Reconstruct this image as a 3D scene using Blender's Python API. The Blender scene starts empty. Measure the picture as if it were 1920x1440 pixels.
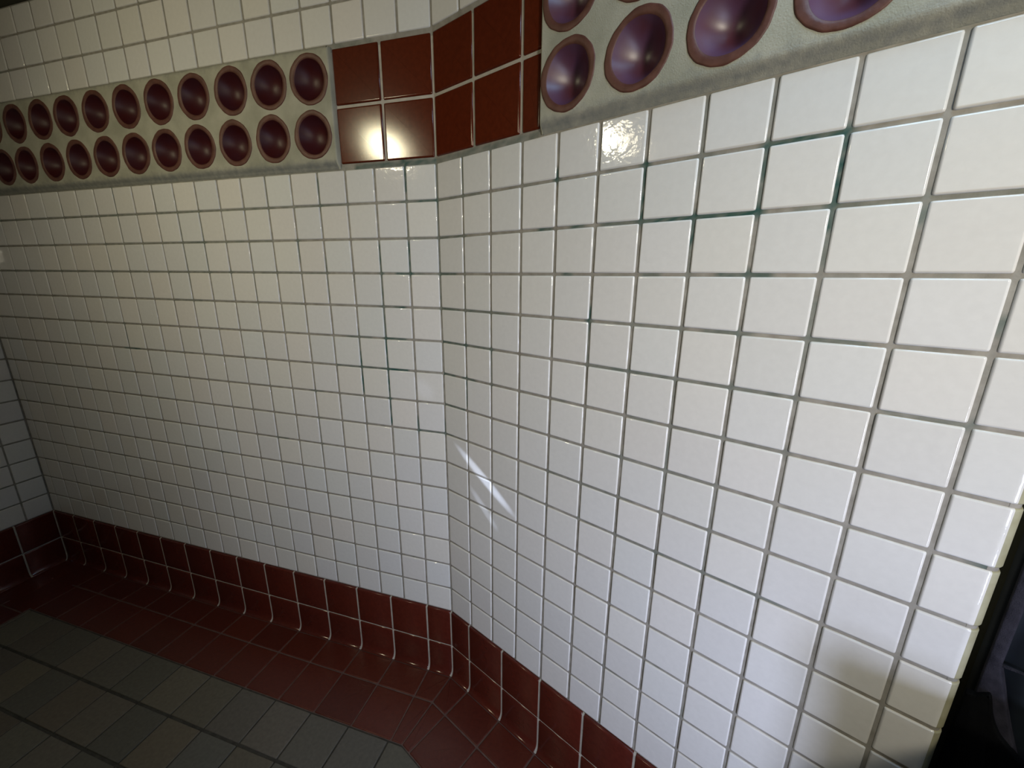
import bpy, math, random
from math import sin, cos, tan, pi, sqrt
from mathutils import Vector, Matrix
random.seed(7)
C = bpy.context.scene.collection
sc = bpy.context.scene

# ------------------------------------------------------------------ frame of reference
S = 0.1                      # one wall-tile pitch = 0.1 m
ZF = -17.85                  # floor, in tile pitches below the band
ZC = 5.85                    # ceiling
AL = 0.409                   # turn between left and right wall
CA, SA = cos(AL), sin(AL)
UC = -22.51                  # far left corner
def W(x, y, z): return Vector((x*S, y*S, (z-ZF)*S))

# ------------------------------------------------------------------ camera
CAMP = (5.539, -11.213, -3.068)
def rodr(w):
    w = Vector(w); t = w.length; k = w/t
    return Matrix.Rotation(t, 3, k)
cam = bpy.data.cameras.new('camera'); camo = bpy.data.objects.new('camera', cam); C.objects.link(camo)
cam.sensor_fit = 'HORIZONTAL'; cam.sensor_width = 36.0; cam.lens = 761.404*36/1920; cam.clip_start = 0.01
CAMW = (0.25462, 0.28603, 0.04594)
B = Matrix(((1,0,0),(0,0,-1),(0,1,0)))
M = rodr(CAMW) @ B
mw = Matrix(((M[0][0], -M[1][0], -M[2][0]), (M[0][1], -M[1][1], -M[2][1]), (M[0][2], -M[1][2], -M[2][2]))).to_4x4()
mw.translation = W(*CAMP)
camo.matrix_world = mw
sc.camera = camo

# ------------------------------------------------------------------ light and exposure
sc.view_settings.view_transform = 'Standard'; sc.view_settings.look = 'None'
sc.view_settings.gamma = 1.0; sc.view_settings.use_curve_mapping = False
sc.view_settings.exposure = 0.0
world = bpy.data.worlds.new('world'); sc.world = world; world.use_nodes = True
world.node_tree.nodes['Background'].inputs[0].default_value = (0.50, 0.62, 0.85, 1)
world.node_tree.nodes['Background'].inputs[1].default_value = 0.02

def area(name, loc, target, sx, sy, power, col, spread=180):
    l = bpy.data.lights.new(name, 'AREA'); l.shape = 'RECTANGLE'; l.size = sx*S; l.size_y = sy*S
    l.energy = power; l.color = col; l.spread = math.radians(spread)
    o = bpy.data.objects.new(name, l); C.objects.link(o)
    o.location = W(*loc)
    d = (W(*target) - W(*loc)).normalized()
    o.rotation_euler = d.to_track_quat('-Z', 'Y').to_euler()
    return o
LAMP = (-10.6, -15.4, 5.1)
# name: position, aim, width, height, watts, colour, spread
LIGHTS = {
 'lamp_glow':      ((-10.6, -14.4, 4.9), (-6, 0, -3), 1.2, 1.2, 2.87, (1.0, 0.913, 0.59), 110),
 'window_high_light': ((12.9, -16.85, 0), (5.5, -2, -4), 3.0, 2.0, 8.4, (1.0, 0.92, 0.732), 100),
 'roof_light': ((9.6, -6.7, 5.75), (9.6, -6.7, -10), 4.6, 3.4, 6.8, (0.40, 0.67, 1.0), 180),
 'window_low_light':  ((13.5, -16.6, -9.6), (6.5, -2, -11), 2.6, 3.0, 5.3, (0.63, 0.71, 1.0), 100),
 'window_low_light_b': ((13.9, -16.9, -13.8), (5, -2, -15), 2.6, 3.0, 2.8, (0.66, 0.74, 1.0), 110),
}
for k_, v_ in LIGHTS.items(): area(k_, *v_)
# narrow spotlights added near the high window to throw caustic streaks on the tiles
def glint(name, loc, p0, p1, width, power, blend=.6):
    L_, A_, B_ = W(*loc), p0, p1
    mid = (A_+B_)/2; d = mid-L_; dist = d.length
    l = bpy.data.lights.new(name, 'SPOT'); o = bpy.data.objects.new(name, l); C.objects.link(o)
    zx = -d.normalized(); ax = (B_-A_); ax = (ax - zx*ax.dot(zx)); half = ax.length/2; ax.normalize()
    ay = zx.cross(ax)
    o.matrix_world = Matrix(((ax.x, ay.x, zx.x, L_.x), (ax.y, ay.y, zx.y, L_.y), (ax.z, ay.z, zx.z, L_.z), (0, 0, 0, 1)))
    l.spot_size = 2*math.atan(half/dist); l.spot_blend = 1.0; l.energy = power; l.shadow_soft_size = .0008; l.color = (.66, .76, 1)
    o.scale = (1, width*S/2/half, 1)
def PR(u, z): return W(u*CA, -u*SA, z)
glint('streak_spot', (12.4, -16.4, .3), PR(.35, -8.15), PR(3.15, -9.95), .21, 300.0)
glint('streak_spot_faint', (12.4, -16.4, .3), PR(1.0, -9.4), PR(2.4, -10.7), .16, 110)
glint('streak_spot_corner', (12.4, -16.4, .3), W(-1.05, 0, -6.2), W(-.35, 0, -6.95), .5, 22, 1.0)

# ------------------------------------------------------------------ materials
def nodes(name):
    m = bpy.data.materials.new(name); m.use_nodes = True
    nt = m.node_tree; b = nt.nodes['Principled BSDF']
    return m, nt, b
def N(nt, t, **kw):
    n = nt.nodes.new(t)
    for k, v in kw.items():
        if k.startswith('i_'):
            n.inputs[k[2:].replace('_', ' ')].default_value = v
        else: setattr(n, k, v)
    return n
def bump(nt, b, scale, strength, detail=2.0, dist=0.001, extra=None):
    tc = N(nt, 'ShaderNodeTexCoord')
    nz = N(nt, 'ShaderNodeTexNoise', i_Scale=scale, i_Detail=detail)
    nt.links.new(tc.outputs['Object'], nz.inputs['Vector'])
    bp = N(nt, 'ShaderNodeBump', i_Strength=strength, i_Distance=dist)
    nt.links.new(nz.outputs['Fac'], bp.inputs['Height'])
    nt.links.new(bp.outputs['Normal'], b.inputs['Normal'])
    return tc, nz, bp
def mat_tile(name, col, rough, nscale, nstr, var=0.05, coat=0.0):
    """glazed tile: colour times a per-tile tint attribute"""
    m, nt, b = nodes(name)
    at = N(nt, 'ShaderNodeAttribute', attribute_name='tint')
    mx = N(nt, 'ShaderNodeMix', data_type='RGBA', blend_type='MULTIPLY'); mx.inputs[0].default_value = 1
    tc, nz, bp = bump(nt, b, nscale, nstr)
    mott = N(nt, 'ShaderNodeTexNoise', i_Scale=90.0, i_Detail=4.0)
    nt.links.new(tc.outputs['Object'], mott.inputs['Vector'])
    rp = N(nt, 'ShaderNodeValToRGB')
    rp.color_ramp.elements[0].color = tuple(c*(1-var) for c in col)+(1,)
    rp.color_ramp.elements[1].color = tuple(min(1, c*(1+var)) for c in col)+(1,)
    rp.color_ramp.elements[0].position = .3; rp.color_ramp.elements[1].position = .7
    nt.links.new(mott.outputs['Fac'], rp.inputs['Fac'])
    nt.links.new(rp.outputs['Color'], mx.inputs[6]); nt.links.new(at.outputs['Color'], mx.inputs[7])
    nt.links.new(mx.outputs[2], b.inputs['Base Color'])
    b.inputs['Roughness'].default_value = rough
    if coat: b.inputs['Coat Weight'].default_value = coat; b.inputs['Coat Roughness'].default_value = 0.08
    return m
def mat_noise(name, c0, c1, scale, rough, bscale=300, bstr=0.3, bdist=0.001, metal=0):
    m, nt, b = nodes(name)
    tc, nz, bp = bump(nt, b, bscale, bstr, 4.0, bdist)
    n2 = N(nt, 'ShaderNodeTexNoise', i_Scale=scale, i_Detail=5.0)
    nt.links.new(tc.outputs['Object'], n2.inputs['Vector'])
    rp = N(nt, 'ShaderNodeValToRGB')
    rp.color_ramp.elements[0].color = tuple(c0)+(1,); rp.color_ramp.elements[1].color = tuple(c1)+(1,)
    rp.color_ramp.elements[0].position = .35; rp.color_ramp.elements[1].position = .65
    nt.links.new(n2.outputs['Fac'], rp.inputs['Fac']); nt.links.new(rp.outputs['Color'], b.inputs['Base Color'])
    b.inputs['Roughness'].default_value = rough; b.inputs['Metallic'].default_value = metal
    if 'cloth' in name: b.inputs['Specular IOR Level'].default_value = 0.12
    return m
def mat_grout(name, c0, c1, green=(0.016, 0.070, 0.058)):
    m, nt, b = nodes(name)
    tc, nz, bp = bump(nt, b, 500, 0.5, 4.0, 0.0006)
    n2 = N(nt, 'ShaderNodeTexNoise', i_Scale=45.0, i_Detail=5.0)
    n3 = N(nt, 'ShaderNodeTexNoise', i_Scale=9.0, i_Detail=6.0)
    for n in (n2, n3): nt.links.new(tc.outputs['Object'], n.inputs['Vector'])
    rp = N(nt, 'ShaderNodeValToRGB')
    rp.color_ramp.elements[0].color = tuple(c0)+(1,); rp.color_ramp.elements[1].color = tuple(c1)+(1,)
    rp.color_ramp.elements[0].position = .3; rp.color_ramp.elements[1].position = .7
    nt.links.new(n2.outputs['Fac'], rp.inputs['Fac'])
    at = N(nt, 'ShaderNodeAttribute', attribute_name='stain')
    # painted stain amount (attribute) plus faint blotches
    mr = N(nt, 'ShaderNodeMapRange'); mr.inputs[1].default_value = .56; mr.inputs[2].default_value = .68; mr.inputs[4].default_value = 0.22
    nt.links.new(n3.outputs['Fac'], mr.inputs[0])
    mu = N(nt, 'ShaderNodeMath', operation='MULTIPLY_ADD'); mu.inputs[1].default_value = 1.0
    nt.links.new(at.outputs['Fac'], mu.inputs[0]); nt.links.new(mr.outputs[0], mu.inputs[2]); mu.use_clamp = True
    mx = N(nt, 'ShaderNodeMix', data_type='RGBA')
    nt.links.new(mu.outputs[0], mx.inputs[0]); nt.links.new(rp.outputs['Color'], mx.inputs[6])
    mx.inputs[7].default_value = tuple(green)+(1,)
    nt.links.new(mx.outputs[2], b.inputs['Base Color'])
    b.inputs['Roughness'].default_value = 0.75
    return m

M_white = mat_tile('white_glazed_tile', (0.70, 0.685, 0.655), 0.06, 75, 0.32, 0.02)
M_red = mat_tile('oxblood_glazed_tile', (0.090, 0.015, 0.005), 0.13, 600, 0.06, 0.12)
M_base = mat_tile('oxblood_base_tile', (0.085, 0.015, 0.009), 0.16, 60, 0.12, 0.12)
M_floorred = mat_tile('red_quarry_tile', (0.088, 0.016, 0.009), 0.32, 300, 0.25, 0.15)
M_floorgrey = mat_tile('grey_green_floor_tile', (0.125, 0.112, 0.088), 0.55, 300, 0.35, 0.12)
M_grout = mat_grout('wall_grout', (0.22, 0.203, 0.172), (0.33, 0.31, 0.27))
M_edge = mat_noise('yellowed_tile_edge', (0.30, 0.28, 0.17), (0.38, 0.36, 0.24), 30, .5)
M_shade_grime = mat_noise('shaded_grimy_plaster', (0.13, 0.13, 0.12), (0.26, 0.26, 0.23), 30, .9, 420, .9, .002)  # plaster darkened by grey dirt and painted shade
M_bgrout = mat_grout('pale_grout', (0.36, 0.33, 0.28), (0.46, 0.42, 0.36), (0.10, 0.16, 0.12))
M_fgrout = mat_noise('floor_grout', (0.035, 0.032, 0.026), (0.06, 0.055, 0.045), 40, 0.85)
M_plaster = mat_noise('aged_plaster', (0.31, 0.305, 0.235), (0.42, 0.405, 0.325), 14, 0.85, 420, 0.6, 0.0012)
def add_shade_grime(m):
    """dirt smears and edge shade put into the colour where the 'stain' attribute is painted, broken up by noise"""
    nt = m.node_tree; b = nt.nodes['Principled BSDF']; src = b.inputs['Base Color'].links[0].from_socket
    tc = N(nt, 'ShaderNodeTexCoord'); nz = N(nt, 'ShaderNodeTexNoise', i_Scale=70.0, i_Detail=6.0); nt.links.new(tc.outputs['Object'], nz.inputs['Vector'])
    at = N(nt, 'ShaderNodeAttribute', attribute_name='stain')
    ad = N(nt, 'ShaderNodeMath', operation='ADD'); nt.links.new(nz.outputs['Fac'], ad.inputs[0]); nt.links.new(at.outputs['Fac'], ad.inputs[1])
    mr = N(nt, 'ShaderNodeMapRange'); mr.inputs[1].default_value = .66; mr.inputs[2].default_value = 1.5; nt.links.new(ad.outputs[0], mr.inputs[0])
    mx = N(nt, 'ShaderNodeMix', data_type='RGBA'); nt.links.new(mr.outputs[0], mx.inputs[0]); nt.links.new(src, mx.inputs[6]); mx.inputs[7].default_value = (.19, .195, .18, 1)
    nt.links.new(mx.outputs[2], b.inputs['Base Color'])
add_shade_grime(M_plaster)
M_rim = mat_noise('bare_clay', (0.082, 0.028, 0.018), (0.125, 0.048, 0.033), 35, 0.55, 180, 0.5, 0.001)
M_ceiling = mat_noise('brown_ceiling', (0.030, 0.027, 0.012), (0.045, 0.040, 0.020), 6, 0.8)
M_paint = mat_noise('cream_wall_paint', (0.30, 0.28, 0.24), (0.36, 0.33, 0.28), 3, 0.7)

def mat_glaze(name, c0, c1, rough, spec):
    m, nt, b = nodes(name)
    tc, nz, bp = bump(nt, b, 60, 0.12, 3.0, 0.001)
    n2 = N(nt, 'ShaderNodeTexNoise', i_Scale=18.0, i_Detail=4.0)
    nt.links.new(tc.outputs['Object'], n2.inputs['Vector'])
    rp = N(nt, 'ShaderNodeValToRGB')
    rp.color_ramp.elements[0].color = c0+(1,); rp.color_ramp.elements[1].color = c1+(1,)
    rp.color_ramp.elements[0].position = .35; rp.color_ramp.elements[1].position = .65
    nt.links.new(n2.outputs['Fac'], rp.inputs['Fac']); nt.links.new(rp.outputs['Color'], b.inputs['Base Color'])
    b.inputs['Roughness'].default_value = rough
    b.inputs['Specular IOR Level'].default_value = spec
    b.inputs['Sheen Weight'].default_value = 0.0
    return m
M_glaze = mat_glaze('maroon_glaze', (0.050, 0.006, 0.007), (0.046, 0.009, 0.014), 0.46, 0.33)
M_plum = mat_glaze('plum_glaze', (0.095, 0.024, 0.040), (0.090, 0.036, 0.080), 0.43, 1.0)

# ------------------------------------------------------------------ mesh builder
class MB:
    def __init__(s): s.v = []; s.f = []; s.m = []; s.sm = []; s.tint = []; s.stain = []; s.ct = (1, 1, 1)
    def add(s, pts, faces, mi=0, smooth=True, stain=None):
        o = len(s.v); s.v += pts; s.tint += [s.ct]*len(pts); s.stain += (stain if stain else [0.0]*len(pts))
        for f in faces: s.f.append([i+o for i in f]); s.m.append(mi); s.sm.append(smooth)
    def build(s, name, mats, parent=None, loc=None):
        me = bpy.data.meshes.new(name)
        me.from_pydata([tuple(p) for p in s.v], [], s.f)
        for mt in mats: me.materials.append(mt)
        me.polygons.foreach_set('material_index', s.m); me.polygons.foreach_set('use_smooth', s.sm)
        a = me.attributes.new('tint', 'FLOAT_COLOR', 'POINT')
        a.data.foreach_set('color', [c for t in s.tint for c in (t[0], t[1], t[2], 1.0)])
        a = me.attributes.new('stain', 'FLOAT', 'POINT'); a.data.foreach_set('value', s.stain)
        me.validate(); me.update()
        o = bpy.data.objects.new(name, me); C.objects.link(o)
        if parent: o.parent = parent
        if loc is not None: o.location = loc
        return o
def tag(o, label=None, cat=None, group=None, kind=None):
    if label: o['label'] = label
    if cat: o['category'] = cat
    if group: o['group'] = group
    if kind: o['kind'] = kind
    return o

# wall frames: f(u, z, d) -> world point, d = distance out from the tile face into the room
def FL(u, z, d): return W(u, -d, z)
def FR(u, z, d): return W(u*CA - d*SA, -u*SA - d*CA, z)
def FW(u, z, d): return W(UC + d, -u, z)        # far left wall, u runs towards the camera
def FF(x, y, d): return W(x, y, ZF + d)         # floor

def inset(poly, k):
    n = len(poly); out = []
    for i in range(n):
        p0, p1, p2 = poly[i-1], poly[i], poly[(i+1) % n]
        a = (p1[0]-p0[0], p1[1]-p0[1]); b = (p2[0]-p1[0], p2[1]-p1[1])
        la = math.hypot(*a); lb = math.hypot(*b)
        na = (-a[1]/la, a[0]/la); nb = (-b[1]/lb, b[0]/lb)
        den = 1 + na[0]*nb[0]+na[1]*nb[1]
        out.append((p1[0]+k*(na[0]+nb[0])/den, p1[1]+k*(na[1]+nb[1])/den))
    return out
def rounded(poly, r, seg=2):
    n = len(poly); out = []
    for i in range(n):
        p0, p1, p2 = poly[i-1], poly[i], poly[(i+1) % n]
        a = Vector((p0[0]-p1[0], p0[1]-p1[1])); b = Vector((p2[0]-p1[0], p2[1]-p1[1]))
        rr = min(r, a.length*.3, b.length*.3); a.normalize(); b.normalize()
        A = Vector(p1)+a*rr; Bq = Vector(p1)+b*rr
        for k in range(seg+1):
            t = k/seg
            q = A*(1-t)**2 + Vector(p1)*2*t*(1-t) + Bq*t*t
            out.append((q.x, q.y))
    return out
def area2(poly): return sum(poly[i-1][0]*poly[i][1]-poly[i][0]*poly[i-1][1] for i in range(len(poly)))/2
def clip(poly, a, b, c):
    """keep a*x+b*y <= c"""
    out = []; n = len(poly)
    for i in range(n):
        p, q = poly[i-1], poly[i]; dp = a*p[0]+b*p[1]-c; dq = a*q[0]+b*q[1]-c
        if (dp <= 0) != (dq <= 0):
            t = dp/(dp-dq); out.append((p[0]+t*(q[0]-p[0]), p[1]+t*(q[1]-p[1])))
        if dq <= 0: out.append(q)
    res = []
    for p in out:
        if not res or math.hypot(p[0]-res[-1][0], p[1]-res[-1][1]) > 1e-4: res.append(p)
    if len(res) > 1 and math.hypot(res[0][0]-res[-1][0], res[0][1]-res[-1][1]) < 1e-4: res.pop()
    return res
def tile(mb, F, poly, g=0.06, bv=0.030, th=0.03, face=0.0, mi=1, tilt=0.011, r=0.035):
    """poly counter-clockwise in (u, v)"""
    if len(poly) < 3 or area2(poly) < 0.02: return
    p = inset(poly, g/2)
    if area2(p) < 0.02: return
    p = rounded(p, r)
    cx = sum(q[0] for q in p)/len(p); cy = sum(q[1] for q in p)/len(p)
    tx, ty = random.uniform(-tilt, tilt), random.uniform(-tilt, tilt); off = random.uniform(-.004, .004)
    prof = [(0, -th-.02), (0, -bv), (bv*.3, -bv*.32), (bv, 0), (bv*1.25, 0)]
    pts = []; n = len(p)
    for k, (ins, dd) in enumerate(prof):
        q = inset(p, ins) if ins else p
        for (x, y) in q:
            h = face + dd + off + (x-cx)*tx + (y-cy)*ty
            pts.append(F(x, y, h))
    fs = []
    for k in range(len(prof)-1):
        for i in range(n):
            j = (i+1) % n
            fs.append((k*n+i, k*n+j, (k+1)*n+j, (k+1)*n+i))
    fs.append(tuple(range((len(prof)-1)*n, len(prof)*n)))
    mb.add(pts, fs, mi)
def tint(v=0.025, w=0.02):
    k = 1 + random.uniform(-v, v); h = random.uniform(-w, w); h2 = random.uniform(-w*.4, w*.4)
    return (k*(1+h), k*(1+h2), k*(1-h*1.3))

# ------------------------------------------------------------------ grout sheets with stains
def grout_sheet(mb, F, u0, u1, z0, z1, depth, ulines, zlines, stains, mi=0, step=0.12, g=0.06):
    """sheet behind the tiles; stains = list of (dir, line, a, b, strength)"""
    us = sorted(set([u0, u1] + [round(l+e, 4) for l in ulines for e in (-g/2, g/2) if u0 < l+e < u1]))
    zs = sorted(set([z0, z1] + [round(l+e, 4) for l in zlines for e in (-g/2, g/2) if z0 < l+e < z1]))
    def fill(a):
        out = [a[0]]
        for p, q in zip(a, a[1:]):
            k = max(1, int((q-p)/step))
            out += [p+(q-p)*i/k for i in range(1, k+1)]
        return out
    us = fill(us); zs = fill(zs)
    nu, nz = len(us), len(zs); pts = []; st = []
    for z in zs:
        for u in us:
            s = 0.0
            for d, line, a, b, k in stains:
                if d == 'h' and abs(z-line) < g and a-.05 <= u <= b+.05: s = max(s, k*random.uniform(.55, 1.1))
                if d == 'v' and abs(u-line) < g and a-.05 <= z <= b+.05: s = max(s, k*random.uniform(.55, 1.1))
            pts.append(F(u, z, depth)); st.append(min(1, s)**1.25)
    fs = [(j*nu+i, j*nu+i+1, (j+1)*nu+i+1, (j+1)*nu+i) for j in range(nz-1) for i in range(nu-1)]
    mb.add(pts, fs, mi, True, st)

GL = [0.0] + [-0.984-0.998*k for k in range(22)]          # vertical joints, left wall
GL = [u for u in GL if u > UC+.05]
ROWS = [-k for k in range(0, 16)]                          # horizontal joints under the band
UP = [3.04, 4.02, 5.02]
RE = 11.74
GR = [0.0] + [1.02+0.999*k for k in range(11)]
def l(k): return GL[k]
def r(k): return GR[k]

stL = [('h', -1, -.55, 0, 1), ('h', -1, -1.2, -.5, .6), ('h', -1, -22, -3, .42), ('v', l(1), -.7, 0.05, .9), ('v', 0, -4, -.2, .55), ('v', 0, -8, -7.5, .8),
 ('v', l(1), -3, -2.2, .9), ('v', l(1), -2.2, -1.3, .4), ('v', l(2), -3, -2.1, .8), ('v', l(2), -4.9, -3.1, .65), ('h', -3, -1.4, -1.0, .9), ('h', -3, -22, -4, .4),
 ('h', -3, -.9, -.6, .5), ('h', -4, -1.6, -1.2, 1), ('h', -4, -2.2, -1.6, .4), ('v', l(2), -7.9, -4.9, 1), ('v', l(3), -6.9, -5.6, .95), ('v', l(3), -5.5, -4.8, .5), ('h', -5, -2, -1.2, .8),
 ('h', -5, -3.4, -2.5, .6), ('h', -6, -2.2, -1.25, 1), ('h', -6, -3.9, -2.2, .6), ('v', l(1), -8, -7.6, .9), ('h', -8, -.9, -.1, .6), ('h', 0, -2.6, 0, .8), ('h', 0, -20, -3, .3),
 ('h', -2, -1, -.2, .25), ('h', -2, -14, -6, .35), ('v', l(5), -2.6, -2, .6), ('v', l(9), -3, -1, .5), ('v', l(10), -3.4, -.4, .45), ('v', l(13), -2, 0, .5), ('v', l(14), -3, -2, .5),
 ('h', -6, -14.3, -13.4, .8), ('v', l(14), -6.1, -5, .6), ('v', l(7), -4, -2.4, .35), ('v', l(4), -3.9, -2.6, .5), ('v', l(17), -3, -1, .35), ('h', -10, -10.2, -9.6, .6), ('v', l(5), -9.5, -8, .4),
 ('v', l(4), -1, -.3, .6), ('v', l(6), -1, 0, .35), ('v', l(11), -1.4, -.2, .4), ('h', 3.04, -3, -1.8, .4), ('h', -4, -12, -9, .3), ('h', -7, -5.2, -4.6, .5), ('h', -9, -7, -6.5, .6)]
stR = [('v', r(9), -2.3, -1, 1), ('v', r(9), -2.9, -2.3, .5), ('h', -1, r(8), r(9), 1), ('v', r(8), -1.5, -1, .8), ('v', r(8), -2, -1.4, .35), ('h', -2, 6.2, 8.1, .95), ('h', -2, 5.1, 5.9, .7),
 ('v', r(6), -2, -1, .95), ('v', r(7), -2.5, -2, .9), ('v', r(4), -1.1, -.8, 1), ('h', -2, 3.6, 3.9, .9), ('h', -2, 4.4, 4.75, .9), ('v', r(5), -4.2, -3.7, 1), ('v', r(5), -4.8, -4.2, .5),
 ('h', -2, 0, 1.1, .6), ('h', -1, 0, 1.6, .45), ('h', -3, 0, .6, .8), ('h', -3, 4.3, 4.5, .9), ('h', -3, 6.1, 6.5, .7), ('h', -3, 7.6, 8.3, .8), ('h', -4, 0, .8, .7), ('h', -4, 1, 2.6, .55),
 ('h', -4, 5.5, 7, .4), ('h', -4, 7.4, 8.2, .6), ('h', -4, 9, 9.7, .6), ('h', -5, 0, 1, .8), ('h', -5, 1, 2, .6), ('h', -5, 5, 8, .5), ('h', -5, 8, 9, .4), ('h', -6, 0, .5, .9), ('h', -6, .9, 1.4, .8),
 ('h', -7, 0, .9, .7), ('v', r(1), -6.9, -6.2, .9), ('h', -8, 0, .3, .6), ('v', r(1), -1, -.1, .6), ('v', r(2), -6, -5, .45), ('v', r(1), -4, -2.6, .4), ('h', -2, 8.6, 11.5, .45),
 ('h', -5, 10.2, 11, .5), ('v', r(10), -2.3, -2.1, .8), ('v', r(11), -3.75, -3.55, .6), ('v', r(7), -3, -2.5, .4), ('v', r(9), -4.6, -3.4, .4), ('h', -6, 6.1, 6.6, .5), ('h', -6, 7, 9, .35),
 ('h', -7, 5.5, 8, .3), ('h', -8, 4, 6.3, .35), ('v', r(8), -9, -7, .3), ('h', -9, 8, 9.4, .5), ('v', r(7), -8, -5, .3), ('v', 0, -6, 0, .3), ('h', 0, 0, 3.5, .5), ('h', -7, 11.4, 11.74, .8), ('h', -9, 5, 8, .3)]

def cells(lines): 
    s = sorted(lines); return list(zip(s, s[1:]))
# left wall
wl = MB()
grout_sheet(wl, FL, UC-.1, 0.03, -15.2, 0.1, -.028, GL, ROWS, stL)
grout_sheet(wl, FL, -3.15, 0.03, -0.05, 3.1, -.03, [0, -1.557, -3.07], [0, 1.56, 3.04], [('v', 0, 0, .6, .3), ('h', 0, -3.1, 0, .6)], 2)
grout_sheet(wl, FL, UC-.1, 0.03, 2.9, ZC+.1, -.028, GL, UP, stL)
for (a, b) in cells(GL+[UC]):
    for (z0, z1) in cells(ROWS): wl.ct = tint(); tile(wl, FL, [(a, z0), (b, z0), (b, z1 - (.04 if z1 == 0 else 0)), (a, z1-(.04 if z1 == 0 else 0))])
    for (z0, z1) in cells([3.06, 4.02, 5.02, ZC]): wl.ct = tint(); tile(wl, FL, [(a, z0), (b, z0), (b, z1), (a, z1)])
w_left = tag(wl.build('wall_left', [M_grout, M_white, M_bgrout]), 'long white tiled wall left of the bend in the room', kind='structure')
# right wall
wr = MB()
grout_sheet(wr, FR, -0.03, RE-.14, -15.2, 0.1, -.028, GR, ROWS, stR)
grout_sheet(wr, FR, -0.03, 3.62, -0.05, 3.1, -.03, [0, 1.475, 2.985, 3.53], [0, 1.56, 3.04], [('v', 1.475, 0, .5, .5), ('h', 0, 0, 3.5, .6)], 2)
grout_sheet(wr, FR, -0.03, RE-.14, 2.9, ZC+.1, -.028, GR, UP, stR)
for (a, b) in cells(GR):
    for (z0, z1) in cells(ROWS): wr.ct = tint(.018, .01); tile(wr, FR, [(a, z0), (b, z0), (b, z1 - (.04 if z1 == 0 else 0)), (a, z1-(.04 if z1 == 0 else 0))])
    for (z0, z1) in cells([3.06, 4.02, 5.02, ZC]): wr.ct = tint(.018, .01); tile(wr, FR, [(a, z0), (b, z0), (b, z1), (a, z1)])
# last column: bull-nosed edge turning round the end of the wall
def bullnose(mb, a, b, z0, z1, R=.16, mi=1):
    g = .03; sec = [(a+g, -.05), (a+g, -.03), (a+g+.009, -.0096), (a+g+.03, 0), (a+g+.038, 0), (b-R-.01, 0)]
    for k in range(0, 9):
        t = k/8*pi/2; sec.append((b-R+R*sin(t), -R+R*cos(t)))
    sec += [(b, -.6), (b, -1.0)]
    zz = [(z0+g, -.03), (z0+g+.009, -.0096), (z0+g+.03, 0), (z0+g+.038, 0), (z1-g-.038, 0), (z1-g-.03, 0), (z1-g-.009, -.0096), (z1-g, -.03)]
    pts = []
    for (z, dz) in zz:
        for (u, d) in sec:
            uu, dd = u, d
            if dz:
                if u >= b-R and d < 0:
                    t = math.atan2(u-(b-R), max(d+R, 0)) if d > -R else pi/2
                    uu += dz*sin(t); dd += dz*cos(t)
                else: dd = d+dz
            pts.append(FR(uu, z, dd))
    n = len(sec)
    o = len(mb.f); mb.add(pts, [(j*n+i, j*n+i+1, (j+1)*n+i+1, (j+1)*n+i) for j in range(len(zz)-1) for i in range(n-1)], mi)
    for j in range(len(zz)-1):
        for i in range(n-1):
            if i >= 8: mb.m[o+j*(n-1)+i] = 3
for (z0, z1) in cells(ROWS)+cells([3.06, 4.02, 5.02, ZC]):
    wr.ct = tint(.018, .01); bullnose(wr, GR[-1], RE, z0, z1-(.04 if z1 == 0 else 0))
wr.ct = (1, 1, 1)
arc = [(RE-.16+.135*sin(k/8*pi/2), -.16+.135*cos(k/8*pi/2)) for k in range(9)]+[(RE-.025, -1.0)]
wr.add([FR(u, z, d) for z in (-15.2, ZC) for u, d in arc], [(i, i+1, len(arc)+i+1, len(arc)+i) for i in range(len(arc)-1)], 0)
wr.add([FR(RE-.035, -15.2, -.12), FR(RE-.035, ZC, -.12), FR(RE-.035, ZC, -1), FR(RE-.035, -15.2, -1)], [(0, 1, 2, 3)], 0)
w_right = tag(wr.build('wall_right', [M_grout, M_white, M_bgrout, M_edge]), 'near white tiled wall right of the bend', kind='structure')
# far left wall
wf = MB()
GW = [1.0*k for k in range(0, 31)]
grout_sheet(wf, FW, -.03, 30, -15.2, ZC+.1, -.028, GW, ROWS+UP, [('h', -13, 0, 8, .3)], 0, 0.5)
for (a, b) in cells(GW):
    for (z0, z1) in cells(ROWS)+cells([0, 1.01, 2.02, 3.04, 4.02, 5.02, ZC]): wf.ct = tint(); tile(wf, FW, [(a, z0), (b, z0), (b, z1), (a, z1)])
w_far = tag(wf.build('wall_far_left', [M_grout, M_white]), 'white tiled end wall at the far left', kind='structure')

# ------------------------------------------------------------------ red tiles in the band (trim around the bend)
tr = MB()
for (a, b) in cells([-3.09, -1.557, 0]):
    for (z0, z1) in ((.055, 1.56), (1.56, 3.01)):
        tr.ct = tint(.06, .03); tile(tr, FL, [(a, z0), (b, z0), (b, z1), (a, z1)], .075, .035, .03, .005, 0, .004)
for (a, b) in ((0, 1.475), (1.475, 2.985), (2.985, 3.56)):
    for (z0, z1) in ((.055, 1.56), (1.56, 3.01)):
        tr.ct = tint(.06, .03); tile(tr, FR, [(a, z0), (b, z0), (b, z1), (a, z1)], .075, .035, .03, .005, 0, .004)
tag(tr.build('trim_1', [M_red]), 'block of dark red square tiles across the bend between the two plaster strips', kind='structure')

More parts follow.
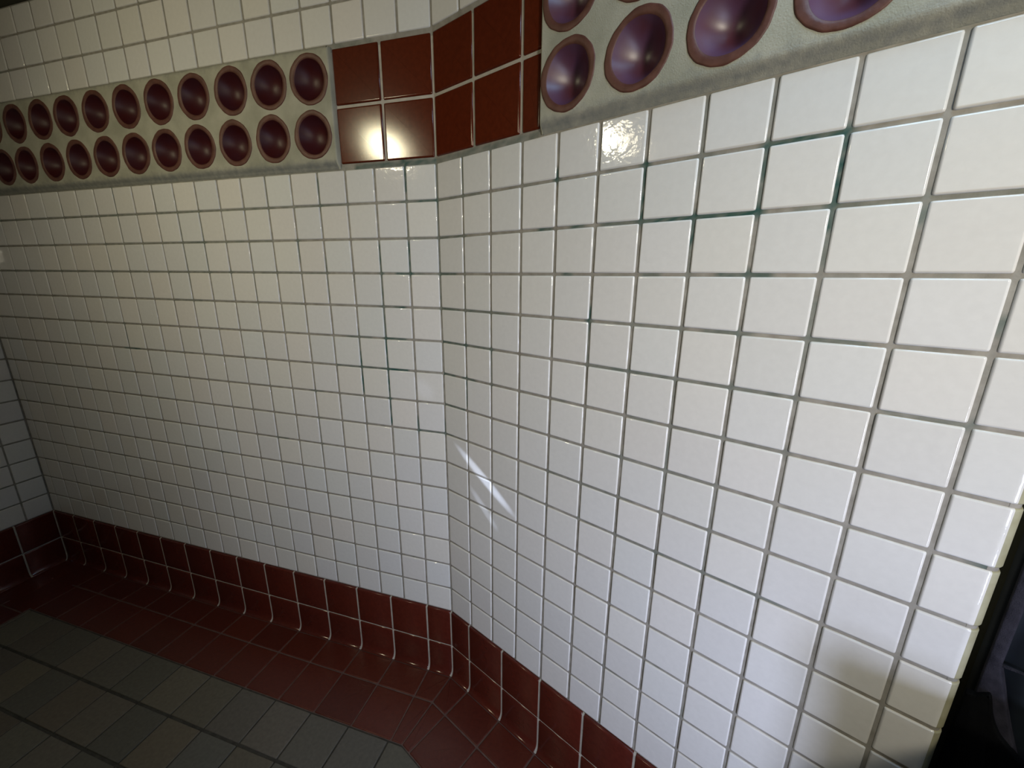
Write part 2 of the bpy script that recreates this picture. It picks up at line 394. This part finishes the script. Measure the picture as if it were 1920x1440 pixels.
# ------------------------------------------------------------------ coved base
TH = tan(AL/2)
def base_profile():
    top = [(-.02, -15.0), (.035, -15.0), (.062, -15.012), (.072, -15.045), (.072, -15.08)]
    r1 = [(.072, -15.5), (.072, -16.0), (.072, -16.46), (.065, -16.49), (.035, -16.51)]
    r2 = [(.035, -16.57), (.065, -16.59), (.072, -16.62), (.072, -17.0), (.072, -17.5), (.078, -17.62), (.095, -17.71), (.125, -17.78), (.165, -17.82), (.20, -17.832), (.205, -17.86)]
    return top+r1, r2
P1, P2 = base_profile()
def pnorm(P):
    out = []
    for i in range(len(P)):
        a = P[max(0, i-1)]; b = P[min(len(P)-1, i+1)]
        t = (b[0]-a[0], b[1]-a[1]); L_ = math.hypot(*t); out.append((-t[1]/L_, t[0]/L_))
    return out
def base_tile(mb, F, P, u0, u1, m0=0, m1=0, g=.055, bv=.03):
    nn = pnorm(P)
    pts = []; secs = [(u0+g/2, -bv-.03, m0), (u0+g/2, -bv, m0), (u0+g/2+bv*.3, -bv*.32, m0), (u0+g/2+bv, 0, m0), (u1-g/2-bv, 0, m1), (u1-g/2-bv*.3, -bv*.32, m1), (u1-g/2, -bv, m1), (u1-g/2, -bv-.03, m1)]
    for (u, o, m) in secs:
        for (d, z), (nx, nz) in zip(P, nn):
            sgn = 1 if nx >= 0 or nz > 0 else -1
            dd = d + o*abs(nx) ; zz = z + o*(abs(nz) if d > .03 else 0)
            pts.append(F(u + m*dd, zz, dd))
    n = len(P)
    mb.add(pts, [(j*n+i, (j+1)*n+i, (j+1)*n+i+1, j*n+i+1) for j in range(len(secs)-1) for i in range(n-1)], 1)
def base_grout(mb, F, u0, u1, m0=0, m1=0):
    P = [(-.02, -15.0)]+[(max(d-.018, .0), z-(.01 if z > -15.05 else 0)) for d, z in P1+P2]
    pts = [F(u0+m0*d, z, d) for d, z in P]+[F(u1+m1*d, z, d) for d, z in P]; n = len(P)
    mb.add(pts, [(i, n+i, n+i+1, i+1) for i in range(n-1)], 0)
JL = [0]+[-1.0-1.535*k for k in range(14)]; JL = [u for u in JL if u > UC+.2]+[UC]
JR = [0, .95, 2.5, 4.04, 5.56, 7.09, 8.62, 10.15, RE-.02]
JW = [0, 1.5]+[1.5+1.535*k for k in range(1, 19)]
def make_base(name, F, J, e0, e1, label):
    mb = MB(); base_grout(mb, F, min(J), max(J), e0, e1)
    cs = cells(J)
    for i, (a, b) in enumerate(cs):
        for P in (P1, P2):
            mb.ct = tint(.10, .04)
            base_tile(mb, F, P, a, b, e0 if i == 0 else 0, e1 if i == len(cs)-1 else 0)
    tag(mb.build(name, [M_bgrout, M_base]), label, kind='structure')
make_base('baseboard_left', FL, JL, 1, -TH, 'two courses of dark red cove base tiles along the long wall')
make_base('baseboard_right', FR, JR, TH, 0, 'two courses of dark red cove base tiles along the near wall')
make_base('baseboard_far_left', FW, JW, 1, 0, 'dark red cove base tiles under the far left wall')

# ------------------------------------------------------------------ floor
fl = MB()
fl.add([FF(UC-1, 1, -.03), FF(34, 1, -.03), FF(34, -31, -.03), FF(UC-1, -31, -.03)], [(3, 2, 1, 0)], 0)
# pale joints of the red border sit on a thin strip of lighter grout
def FLf(u, d, h): return W(u, -d, ZF+h)
def strip(F, poly):     # poly in (u, d)
    tilef = [F(u, d, -.024) for u, d in poly]; fl.add(tilef, [tuple(range(len(poly)))], 3, False)
def FRf(u, d, h): return W(u*CA - d*SA, -u*SA - d*CA, ZF+h)
def FWf(u, d, h): return W(UC+d, -u, ZF+h)
D0, D1, D2 = .20, 1.265, 2.80
def ccw(p): return p if area2(p) > 0 else p[::-1]
def border(F, J, k0, k1, mirror):
    """k: lateral shift per unit distance at the two mitred ends"""
    cs = cells(J)
    for i, (a, b) in enumerate(cs):
        m0 = k0 if i == 0 else 0; m1 = k1 if i == len(cs)-1 else 0
        for (d0, d1) in ((D0, D1), (D1, D2)):
            fl.ct = tint(.10, .04)
            p = [(a+m0*d0, d0), (b+m1*d0, d0), (b+m1*d1, d1), (a+m0*d1, d1)]
            if i == 0 and m0 > .5:  # far corner, tiles cut on the diagonal
                q = [x for x in p]
                if p[0][0] >= p[1][0]-.05: continue
                if p[3][0] >= p[2][0]-.05: p = [(p[0][0], d0), (b, d0), (b, b-a)] if b-a > d0 else None
                if p is None: continue
            tile(fl, F, ccw(p), .055, .02, .02, 0, 1, .003, .02)
border(lambda u, d, h: FLf(u, d, h), JL, 0, -TH, False)
border(lambda u, d, h: FRf(u, d, h), JR, TH, 0, False)
border(lambda u, d, h: FWf(u, d, h), JW, 0, 0, False)
# grey field
xs = [-1.065-1.535*k for k in range(-16, 13)]; ys = [-2.80-1.535*k for k in range(0, 18)]
for x in xs:
    for y in ys:
        p = [(x-1.535, y-1.535), (x, y-1.535), (x, y), (x-1.535, y)]
        # keep room side of the right-hand border:  -(x*SA+y*CA) >= D2   and of the far left border
        p = clip(p, SA, CA, -D2)
        if len(p) >= 3: p = clip(p, -1, 0, -(UC+D2))
        if len(p) < 3: continue
        fl.ct = tint(.13, .07)
        q = ccw(p)
        # wider joints along the wall direction
        q = clip(clip(q, 0, 1, y-.018), 0, -1, -(y-1.535+.018))
        if len(q) >= 3: tile(fl, FF, q, .05, .02, .02, 0, 2, .003, .03)
M_rgrout = mat_noise('border_grout', (0.10, 0.055, 0.045), (0.14, 0.085, 0.07), 40, 0.8)
fl.ct = (1, 1, 1)
strip(FLf, [(JL[-1], .1), (0-TH*.1, .1), (-TH*D2, D2), (UC+0, D2)])
strip(FRf, [(TH*.1, .1), (RE+12, .1), (RE+12, D2), (TH*D2, D2)])
strip(FWf, [(0, .1), (30, .1), (30, D2), (0, D2)])
tag(fl.build('floor', [M_fgrout, M_floorred, M_floorgrey, M_rgrout]), 'floor of grey-green square tiles with a dark red tile border', kind='structure')

# ------------------------------------------------------------------ plaster strips with round clay bowls
RO, RI = .655, .505
DP = .11                     # how far the plaster stands proud of the tiles
def panel(name, F, u0, u1, ucs, label, round_end):
    """ucs: list of (u_lower, u_upper), increasing u"""
    mb = MB(); zl, zu = .885, 2.285; zm = (zl+zu)/2; zb, zt = .20, 2.965; e = .045
    def bounds(c):
        c = sorted(c); return [u0+e]+[(a+b)/2 for a, b in zip(c, c[1:])]+[u1-e]
    for row, (cz, z0, z1) in enumerate(((zl, zb, zm), (zu, zm, zt))):
        cs = sorted(x[row] for x in ucs); bd = bounds(cs)
        for k, cu in enumerate(cs):
            a, b = bd[k], bd[k+1]; n = 48; inner = []; outer = []
            for i in range(n):
                t = 2*pi*i/n; c_, s_ = cos(t), sin(t)
                inner.append((cu+(RO-.02)*c_, cz+(RO-.02)*s_))
                kx = ((b-cu) if c_ > 0 else (cu-a))/max(abs(c_), 1e-6); kz = ((z1-cz) if s_ > 0 else (cz-z0))/max(abs(s_), 1e-6)
                q = min(kx, kz); outer.append((cu+q*c_, cz+q*s_))
            pts = [F(u, z, DP) for u, z in inner]+[F(u, z, DP) for u, z in outer]
            fs = [(i, n+i, n+(i+1) % n, (i+1) % n) for i in range(n)]
            for (px, pz) in ((a, z0), (b, z0), (b, z1), (a, z1)):   # fill the four corners
                best = sorted(range(n), key=lambda i: (outer[i][0]-px)**2+(outer[i][1]-pz)**2)
                ang = math.atan2(pz-cz, px-cu) % (2*pi); i0 = int(ang/(2*pi)*n) % n
                pts.append(F(px, pz, DP)); fs.append((n+i0, len(pts)-1, n+(i0+1) % n))
            gr = lambda z: .42 if (z <= zb+.001) else (.3 if z >= zt-.001 else 0.0)  # edge shade painted in along with dirt, strongest at the bottom
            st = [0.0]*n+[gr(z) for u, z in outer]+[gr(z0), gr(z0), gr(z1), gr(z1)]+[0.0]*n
            # short wall of the socket
            o = len(pts); pts += [F(u, z, DP-.25) for u, z in inner]
            fs += [(i, (i+1) % n, o+(i+1) % n, o+i) for i in range(n)]
            mb.add(pts, fs, 0, False, st)
    # rounded edges: bottom slopes back to the wall, top and ends turn in
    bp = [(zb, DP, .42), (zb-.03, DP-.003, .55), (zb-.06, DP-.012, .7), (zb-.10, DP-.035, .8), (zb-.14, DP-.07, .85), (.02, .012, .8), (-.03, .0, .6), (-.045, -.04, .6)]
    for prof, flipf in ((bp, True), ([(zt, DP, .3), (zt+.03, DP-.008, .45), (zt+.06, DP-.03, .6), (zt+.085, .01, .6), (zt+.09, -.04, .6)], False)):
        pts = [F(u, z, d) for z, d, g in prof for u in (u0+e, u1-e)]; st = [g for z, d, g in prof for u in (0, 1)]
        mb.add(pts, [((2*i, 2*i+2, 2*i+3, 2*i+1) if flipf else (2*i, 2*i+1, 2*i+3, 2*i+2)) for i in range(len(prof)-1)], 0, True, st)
    for (ue, s) in ((u0, 1), (u1, -1)):
        ep = [(ue+s*e, DP), (ue+s*.02, DP-.01), (ue+s*.004, DP-.03), (ue, -.04)]
        zz = [(-.04, 0), (-.03, .0), (.02, .09), (zb-.14, .46), (zb-.06, .9), (zb, 1), (zt, 1), (zt+.06, .6), (zt+.07, 0)]
        pts = [F(u, z, (d if d < 0 else d*k)) for u, d in ep for z, k in zz]; n = len(zz)
        mb.add(pts, [(j*n+i, j*n+i+1, (j+1)*n+i+1, (j+1)*n+i) for j in range(len(ep)-1) for i in range(n-1)], 0)
    return tag(mb.build(name, [M_plaster, M_shade_grime]), label, kind='structure')
UPL = [-3.81, -5.24, -6.68, -8.19, -9.70, -11.2, -12.71, -14.22, -15.65, -17.12, -18.6, -20.1, -21.6]
LOL = [-3.86, -5.32, -6.80, -8.27, -9.73, -11.18, -12.63, -14.10, -15.57, -17.07, -18.44, -19.95, -21.45]
UPR = [4.25, 5.72, 7.22, 8.74, 10.26]
LOR = [4.25, 5.74, 7.24, 8.75, 10.26]
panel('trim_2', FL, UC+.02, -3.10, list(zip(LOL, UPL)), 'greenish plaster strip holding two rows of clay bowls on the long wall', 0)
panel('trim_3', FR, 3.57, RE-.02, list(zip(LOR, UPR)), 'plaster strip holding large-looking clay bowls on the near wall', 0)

def ring_mesh(seed, part, mat=None):
    rnd = random.Random(seed); n = 64
    ph = [rnd.uniform(0, 2*pi) for _ in range(6)]
    wob = lambda t: .010*sin(2*t+ph[0])+.008*sin(3*t+ph[1])+.005*sin(7*t+ph[2])+.003*sin(17*t+ph[3])
    wi = lambda t: .008*sin(2*t+ph[4])+.006*sin(5*t+ph[5])
    if part == 'rim':
        prof = [(RO-.01, -.2, 1), (RO, -.01, 1), (RO-.012, .012, 1), (RO-.035, .018, 1), (RI+.06, .016, .3), (RI+.015, .008, 0), (RI, -.01, 0)]
    else:
        prof = [(RI+.002, -.006, 0)]
        dep = .44 if mat is M_plum else .36; ex = 2.0 if mat is M_plum else 2.4
        for k in range(1, 13):
            rr = RI*(1-k/12)
            prof.append((rr, -.012-dep*(1-(rr/RI)**ex), 0))
    pts = []; fs = []
    for (rad, d, k) in prof[:-1] if part != 'rim' else prof:
        for i in range(n):
            t = 2*pi*i/n; q = rad + (wob(t) if k >= .3 else wi(t)*min(1, rad/RI)*.8)*(1 if rad > .1 else 0)
            pts.append(Vector((q*cos(t)*S, -d*S, q*sin(t)*S)))
    m = len(pts)//n
    for j in range(m-1):
        for i in range(n): fs.append((j*n+i, j*n+(i+1) % n, (j+1)*n+(i+1) % n, (j+1)*n+i))
    if part != 'rim':
        pts.append(Vector((0, -prof[-1][1]*S, 0)))
        for i in range(n): fs.append(((m-1)*n+i, (m-1)*n+(i+1) % n, len(pts)-1))
    me = bpy.data.meshes.new('bowl_'+part); me.from_pydata([tuple(p) for p in pts], [], fs)
    for p in me.polygons: p.use_smooth = True
    me.materials.append(mat or M_rim); me.update()
    return me
RIMS = [ring_mesh(s, 'rim') for s in range(5)]; BOWLS = [ring_mesh(s, 'glaze', M_glaze) for s in range(5)]; PLUMS = [ring_mesh(s, 'glaze', M_plum) for s in range(5)]
ORD = ['first', 'second', 'third', 'fourth', 'fifth', 'sixth', 'seventh', 'eighth', 'ninth', 'tenth', 'eleventh', 'twelfth', 'thirteenth']
def bowl(F, u, z, rz, label, group, k):
    e = bpy.data.objects.new('clay_bowl', None); C.objects.link(e)
    e.empty_display_size = .03; e.location = F(u, z, DP); e.rotation_euler = (0, 0, rz)
    tag(e, label, 'bowl', group)
    spin = random.uniform(0, 2*pi)
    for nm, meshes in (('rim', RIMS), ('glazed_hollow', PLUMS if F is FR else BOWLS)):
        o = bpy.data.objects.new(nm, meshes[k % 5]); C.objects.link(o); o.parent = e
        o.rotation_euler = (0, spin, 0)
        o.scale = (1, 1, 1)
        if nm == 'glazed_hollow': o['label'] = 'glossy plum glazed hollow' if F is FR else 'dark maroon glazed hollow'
    return e
k = 0
for row, lst, zz in (('upper', UPL, 2.285), ('lower', LOL, .885)):
    for i, u in enumerate(lst):
        k += 3 if i % 2 else 1
        bowl(FL, u, zz, 0, 'clay bowl set in the long wall strip, %s row, %s from the red tiles' % (row, ORD[i]), 'clay bowls in the long wall strip', k)
for row, lst, zz in (('upper', UPR, 2.285), ('lower', LOR, .885)):
    for i, u in enumerate(lst):
        k += 2
        bowl(FR, u, zz, -AL, 'clay bowl set in the near wall strip, %s row, %s from the red tiles' % (row, ORD[i]), 'clay bowls in the near wall strip', k)

# ------------------------------------------------------------------ ceiling and the walls behind the camera
def quad(name, pts, m, label):
    mb = MB(); mb.add([W(*p) for p in pts], [tuple(range(len(pts)))], 0, False)
    return tag(mb.build(name, [m]), label, kind='structure')
quad('ceiling', [(UC-1, 1, ZC), (34, 1, ZC), (34, -31, ZC), (UC-1, -31, ZC)], M_ceiling, 'dark brown ceiling')
# opposite side of the passage, bending with it
OW = 16.2; OD = 10.6
ox = (OD - OW*CA)/(-SA)      # where the two planes meet:  x*SA + y*CA = -OD, y = -OW
quad('wall_opposite_left', [(UC-1, -OW, ZF), (UC-1, -OW, ZC), (ox, -OW, ZC), (ox, -OW, ZF)], M_paint, 'painted wall across the passage, left part')
ex, ey = ox + 30*CA, -OW - 30*SA
quad('wall_opposite_right', [(ox, -OW, ZF), (ox, -OW, ZC), (ex, ey, ZC), (ex, ey, ZF)], M_paint, 'painted wall across the passage, right part')
U = 27.0
quad('wall_end', [tuple(FR(U, 0, -8)/S)[:2]+(ZF,), tuple(FR(U, 0, -8)/S)[:2]+(ZC,), tuple(FR(U, 0, 12)/S)[:2]+(ZC,), tuple(FR(U, 0, 12)/S)[:2]+(ZF,)], M_paint, 'painted wall closing the right end of the passage')
# wall of the recess past the end of the near wall; G(s, z, o): s to the right, o away from the viewer
GE = (10.77, -4.67); GN = (0.6245, 0.7810); GS = (0.7810, -0.6245)
def G(s_, z, o): return W(GE[0]+GN[0]*o+GS[0]*s_, GE[1]+GN[1]*o+GS[1]*s_, z)
mb = MB(); mb.add([G(-.2, ZF, 1.05), G(-.2, ZC, 1.05), G(22, ZC, 1.05), G(22, ZF, 1.05)], [(0, 1, 2, 3)], 0, False)
tag(mb.build('wall_recess', [M_ceiling]), 'dark wall just past the end of the near tiled wall', kind='structure')

# dark coat hanging there
M_navy = mat_noise('navy_nylon', (0.003, 0.005, 0.009), (0.005, 0.009, 0.014), 30, .55, 90, .3)
M_char = mat_noise('charcoal_cloth', (0.018, 0.017, 0.024), (0.034, 0.032, 0.043), 60, .8, 700, .8)
M_blk = mat_noise('black_cloth', (0.0012, 0.0012, 0.0016), (0.0024, 0.0024, 0.003), 60, .8, 500, .6)
co = bpy.data.objects.new('coat', None); C.objects.link(co); co.location = G(2.0, -14.5, .8)
tag(co, 'dark navy coat hanging at the right edge, just past the end of the tiled wall', 'coat')
bpy.context.view_layer.update()
def cpart(name, mb, m, label=None):
    o = mb.build(name, [m]); o.parent = co; o.matrix_parent_inverse = co.matrix_world.inverted()
    if label: o['label'] = label
def cloth(s0, s1, z0, z1, off, amp, fr, th, shoulder=0):
    mb = MB(); ns, nz = 60, 40; pts = []
    for side in (0, 1):
        for j in range(nz+1):
            z = z0+(z1-z0)*j/nz
            for i in range(ns+1):
                t = i/ns; x = s0+(s1-s0)*t
                if shoulder and z > z1-1.5: x = (s0+s1)/2+(x-(s0+s1)/2)*(1-.55*((z-(z1-1.5))/1.5)**2)
                o_ = off + amp*sin(x*fr+z*.35)*.6 + amp*.4*sin(x*fr*2.3-z*.6) + th*side
                pts.append(G(x, z, o_))
    n = ns+1; N0 = n*(nz+1); fs = []
    for sd in (0, 1):
        for j in range(nz):
            for i in range(ns):
                q = [sd*N0+j*n+i, sd*N0+j*n+i+1, sd*N0+(j+1)*n+i+1, sd*N0+(j+1)*n+i]; fs.append(q if sd == 0 else q[::-1])
    for i in range(ns): fs.append((i, N0+i, N0+i+1, i+1)); fs.append((nz*n+i, nz*n+i+1, N0+nz*n+i+1, N0+nz*n+i))
    for j in range(nz): fs.append((j*n, (j+1)*n, N0+(j+1)*n, N0+j*n)); fs.append((j*n+ns, N0+j*n+ns, N0+(j+1)*n+ns, (j+1)*n+ns))
    mb.add(pts, fs); return mb
def flap(poly, off, th, r_=.05):
    mb = MB(); p = rounded(ccw(poly), r_, 3); n = len(p)
    rings = [(0, off+th), (0, off+.03), (.012, off+.008), (.03, off)]
    pts = []
    for ins, o_ in rings:
        q = inset(p, ins) if ins else p
        pts += [G(x, z, o_) for x, z in q]
    fs = [(k*n+i, k*n+(i+1) % n, (k+1)*n+(i+1) % n, (k+1)*n+i) for k in range(3) for i in range(n)]+[tuple(range(3*n, 4*n))]
    mb.add(pts, fs); return mb
cpart('body', cloth(.03, 4.4, -14.5, -4.6, .86, .10, 4.0, .06, 1), M_navy)
cpart('placket', flap([(.125, -5.0), (.275, -5.0), (.28, -8.82), (.34, -9.02), (.40, -9.21), (.44, -9.35), (.52, -9.60), (.75, -10.3), (1.0, -11.5), (1.0, -14.0), (.125, -14.0)], .62, .22), M_char, 'charcoal front edge of the coat with lint on it')
cpart('pocket', flap([(.04, -9.44), (.14, -9.42), (.27, -9.28), (.30, -9.34), (.36, -9.59), (.41, -9.73), (.49, -9.88), (.63, -10.0), (.80, -10.14), (.9, -11), (.9, -13.0), (.04, -13.0)], .52, .12), M_blk, 'black pocket flap')
mb = MB(); sp = [(.285, -8.845), (.5, -8.78), (1.2, -8.55), (2.5, -8.3)]
for (x0, z0), (x1, z1) in zip(sp, sp[1:]):
    mb.add([G(x0, z0-.02, .80), G(x1, z1-.02, .74), G(x1, z1, .70), G(x0, z0, .72), G(x1, z1+.02, .74), G(x0, z0+.02, .80)], [(0, 1, 2, 3), (3, 2, 4, 5)])
cpart('seam', mb, M_char)

# windows in the wall across the passage, behind the viewer
def box(mb, F, u0, u1, z0, z1, d0, d1, mi=0):
    p = [F(u, z, d) for d in (d0, d1) for z in (z0, z1) for u in (u0, u1)]
    mb.add(p, [(0, 1, 3, 2), (4, 6, 7, 5), (0, 4, 5, 1), (2, 3, 7, 6), (0, 2, 6, 4), (1, 5, 7, 3)], mi, False)
M_pane, nt, b = nodes('daylit_frosted_glass'); b.inputs['Base Color'].default_value = (.6, .7, .8, 1); b.inputs['Roughness'].default_value = .3
b.inputs['Emission Color'].default_value = (.75, .85, 1, 1); b.inputs['Emission Strength'].default_value = 0.6
def window(name, uc, zc, w, h, label):
    fr = MB(); dd = OD
    for (a0, a1, b0, b1) in ((uc-w/2-.5, uc+w/2+.5, zc+h/2, zc+h/2+.5), (uc-w/2-.5, uc+w/2+.5, zc-h/2-.5, zc-h/2), (uc-w/2-.5, uc-w/2, zc-h/2, zc+h/2), (uc+w/2, uc+w/2+.5, zc-h/2, zc+h/2)):
        box(fr, FR, a0, a1, b0, b1, dd-.25, dd+.05)
    fr.add([FR(uc-w/2, zc-h/2, dd-.05), FR(uc+w/2, zc-h/2, dd-.05), FR(uc+w/2, zc+h/2, dd-.05), FR(uc-w/2, zc+h/2, dd-.05)], [(0, 1, 2, 3)], 1, False)
    tag(fr.build(name, [M_paint, M_pane]), label, kind='structure')
window('window_1', 18.7, 0, 4.5, 3.2, 'high window behind the viewer')
window('window_2', 19.0, -11.8, 4.0, 8.6, 'low frosted window behind the viewer')

# unseen cabinet standing in for a person, added to shade the far left corner
M_cab = mat_noise('dark_metal', (0.02, 0.02, 0.022), (0.03, 0.03, 0.033), 12, .5)
cu = 10.4
cb = bpy.data.objects.new('shadow_cabinet', None); C.objects.link(cb); cb.location = FR(cu, ZF, OD); cb.rotation_euler = (0, 0, -AL)
tag(cb, 'tall dark cabinet shape added behind the viewer to cast a shadow, out of frame', 'shadow blocker')
bpy.context.view_layer.update()
def kpart(name, mb, m):
    o = mb.build(name, [m]); o.parent = cb; o.matrix_parent_inverse = cb.matrix_world.inverted(); return o
CW, CT, CD = 1.9, -1.3, 1.5
mb = MB(); box(mb, FR, cu-CW, cu+CW, ZF+.3, CT, OD-CD, OD-.02); box(mb, FR, cu-CW+.15, cu+CW-.15, ZF, ZF+.3, OD-CD+.2, OD-.02); kpart('body', mb, M_cab)
for sgn in (-1, 1):
    mb = MB(); a0, a1 = sorted((cu+sgn*.03, cu+sgn*(CW-.06))); box(mb, FR, a0, a1, ZF+.45, CT-.12, OD-CD-.1, OD-CD); kpart('door', mb, M_cab)
    mb = MB(); a0, a1 = sorted((cu+sgn*.15, cu+sgn*.25)); box(mb, FR, a0, a1, -10.5, -8.8, OD-CD-.25, OD-CD-.1); kpart('handle', mb, M_char)

# unseen bin shape added past the near wall to shade its lower right
M_bin = mat_noise('dark_bin_plastic', (0.012, 0.012, 0.014), (0.02, 0.02, 0.022), 12, .5)
bn = bpy.data.objects.new('shadow_bin', None); C.objects.link(bn); bn.location = FR(13.7, ZF, 1.2)
tag(bn, 'slim dark bin shape added past the near wall to shade it, out of frame', 'bin')
bpy.context.view_layer.update()
for nm, args in (('body', (12.45, 15.0, ZF+.25, -10.1, .4, 2.55)), ('lid', (12.4, 15.05, -10.08, -9.25, .35, 2.6)), ('plinth', (12.6, 14.85, ZF, ZF+.25, .55, 2.4))):
    mb = MB(); box(mb, FR, *args); o = mb.build(nm, [M_bin]); o.parent = bn; o.matrix_parent_inverse = bn.matrix_world.inverted()
    bv_ = o.modifiers.new('soft', 'BEVEL'); bv_.width = .008; bv_.segments = 3

# roof light over the passage: a shallow frosted box in the ceiling
mb = MB(); cx_, cy_ = 9.6, -6.7
for (x0, x1, y0, y1) in ((-2.4, 2.4, 1.5, 1.9), (-2.4, 2.4, -1.9, -1.5), (-2.4, -2.0, -1.5, 1.5), (2.0, 2.4, -1.5, 1.5)):
    box(mb, W, cx_+x0, cx_+x1, cy_+y0, cy_+y1, ZC-.2, ZC+.05)
mb.add([W(cx_-2, cy_-1.5, ZC-.03), W(cx_+2, cy_-1.5, ZC-.03), W(cx_+2, cy_+1.5, ZC-.03), W(cx_-2, cy_+1.5, ZC-.03)], [(0, 1, 2, 3)], 1, False)
tag(mb.build('window_3', [M_paint, M_pane]), 'square roof light in the ceiling of the passage', kind='structure')

# ceiling lamp
def lathe(mb, prof, c, n=40, mi=0):
    pts = [W(c[0]+r_*cos(2*pi*i/n), c[1]+r_*sin(2*pi*i/n), c[2]+z) for r_, z in prof for i in range(n)]
    mb.add(pts, [(j*n+i, j*n+(i+1) % n, (j+1)*n+(i+1) % n, (j+1)*n+i) for j in range(len(prof)-1) for i in range(n)], mi)
mlamp, nt, b = nodes('lamp_diffuser'); b.inputs['Base Color'].default_value = (.9, .85, .7, 1)
b.inputs['Emission Color'].default_value = (1.0, .887, .65, 1); b.inputs['Emission Strength'].default_value = 17
mmetal = mat_noise('lamp_metal', (.3, .3, .3), (.35, .35, .35), 20, .4, metal=1)
le = bpy.data.objects.new('ceiling_lamp', None); C.objects.link(le)
tag(le, 'round globe ceiling lamp with a warm glow, out of frame', 'lamp')
mb = MB(); lathe(mb, [(.01, .75), (.75, .75), (.8, .55), (.5, .42), (.3, .36)], (LAMP[0], LAMP[1], ZC-.76)); mb.build('ceiling_plate', [mmetal], le)
mb = MB(); lathe(mb, [(max(.01, .68*sin(pi*i/24)), -.68*cos(pi*i/24)) for i in range(25)], (LAMP[0], LAMP[1], LAMP[2]-.15)); mb.build('globe', [mlamp], le)
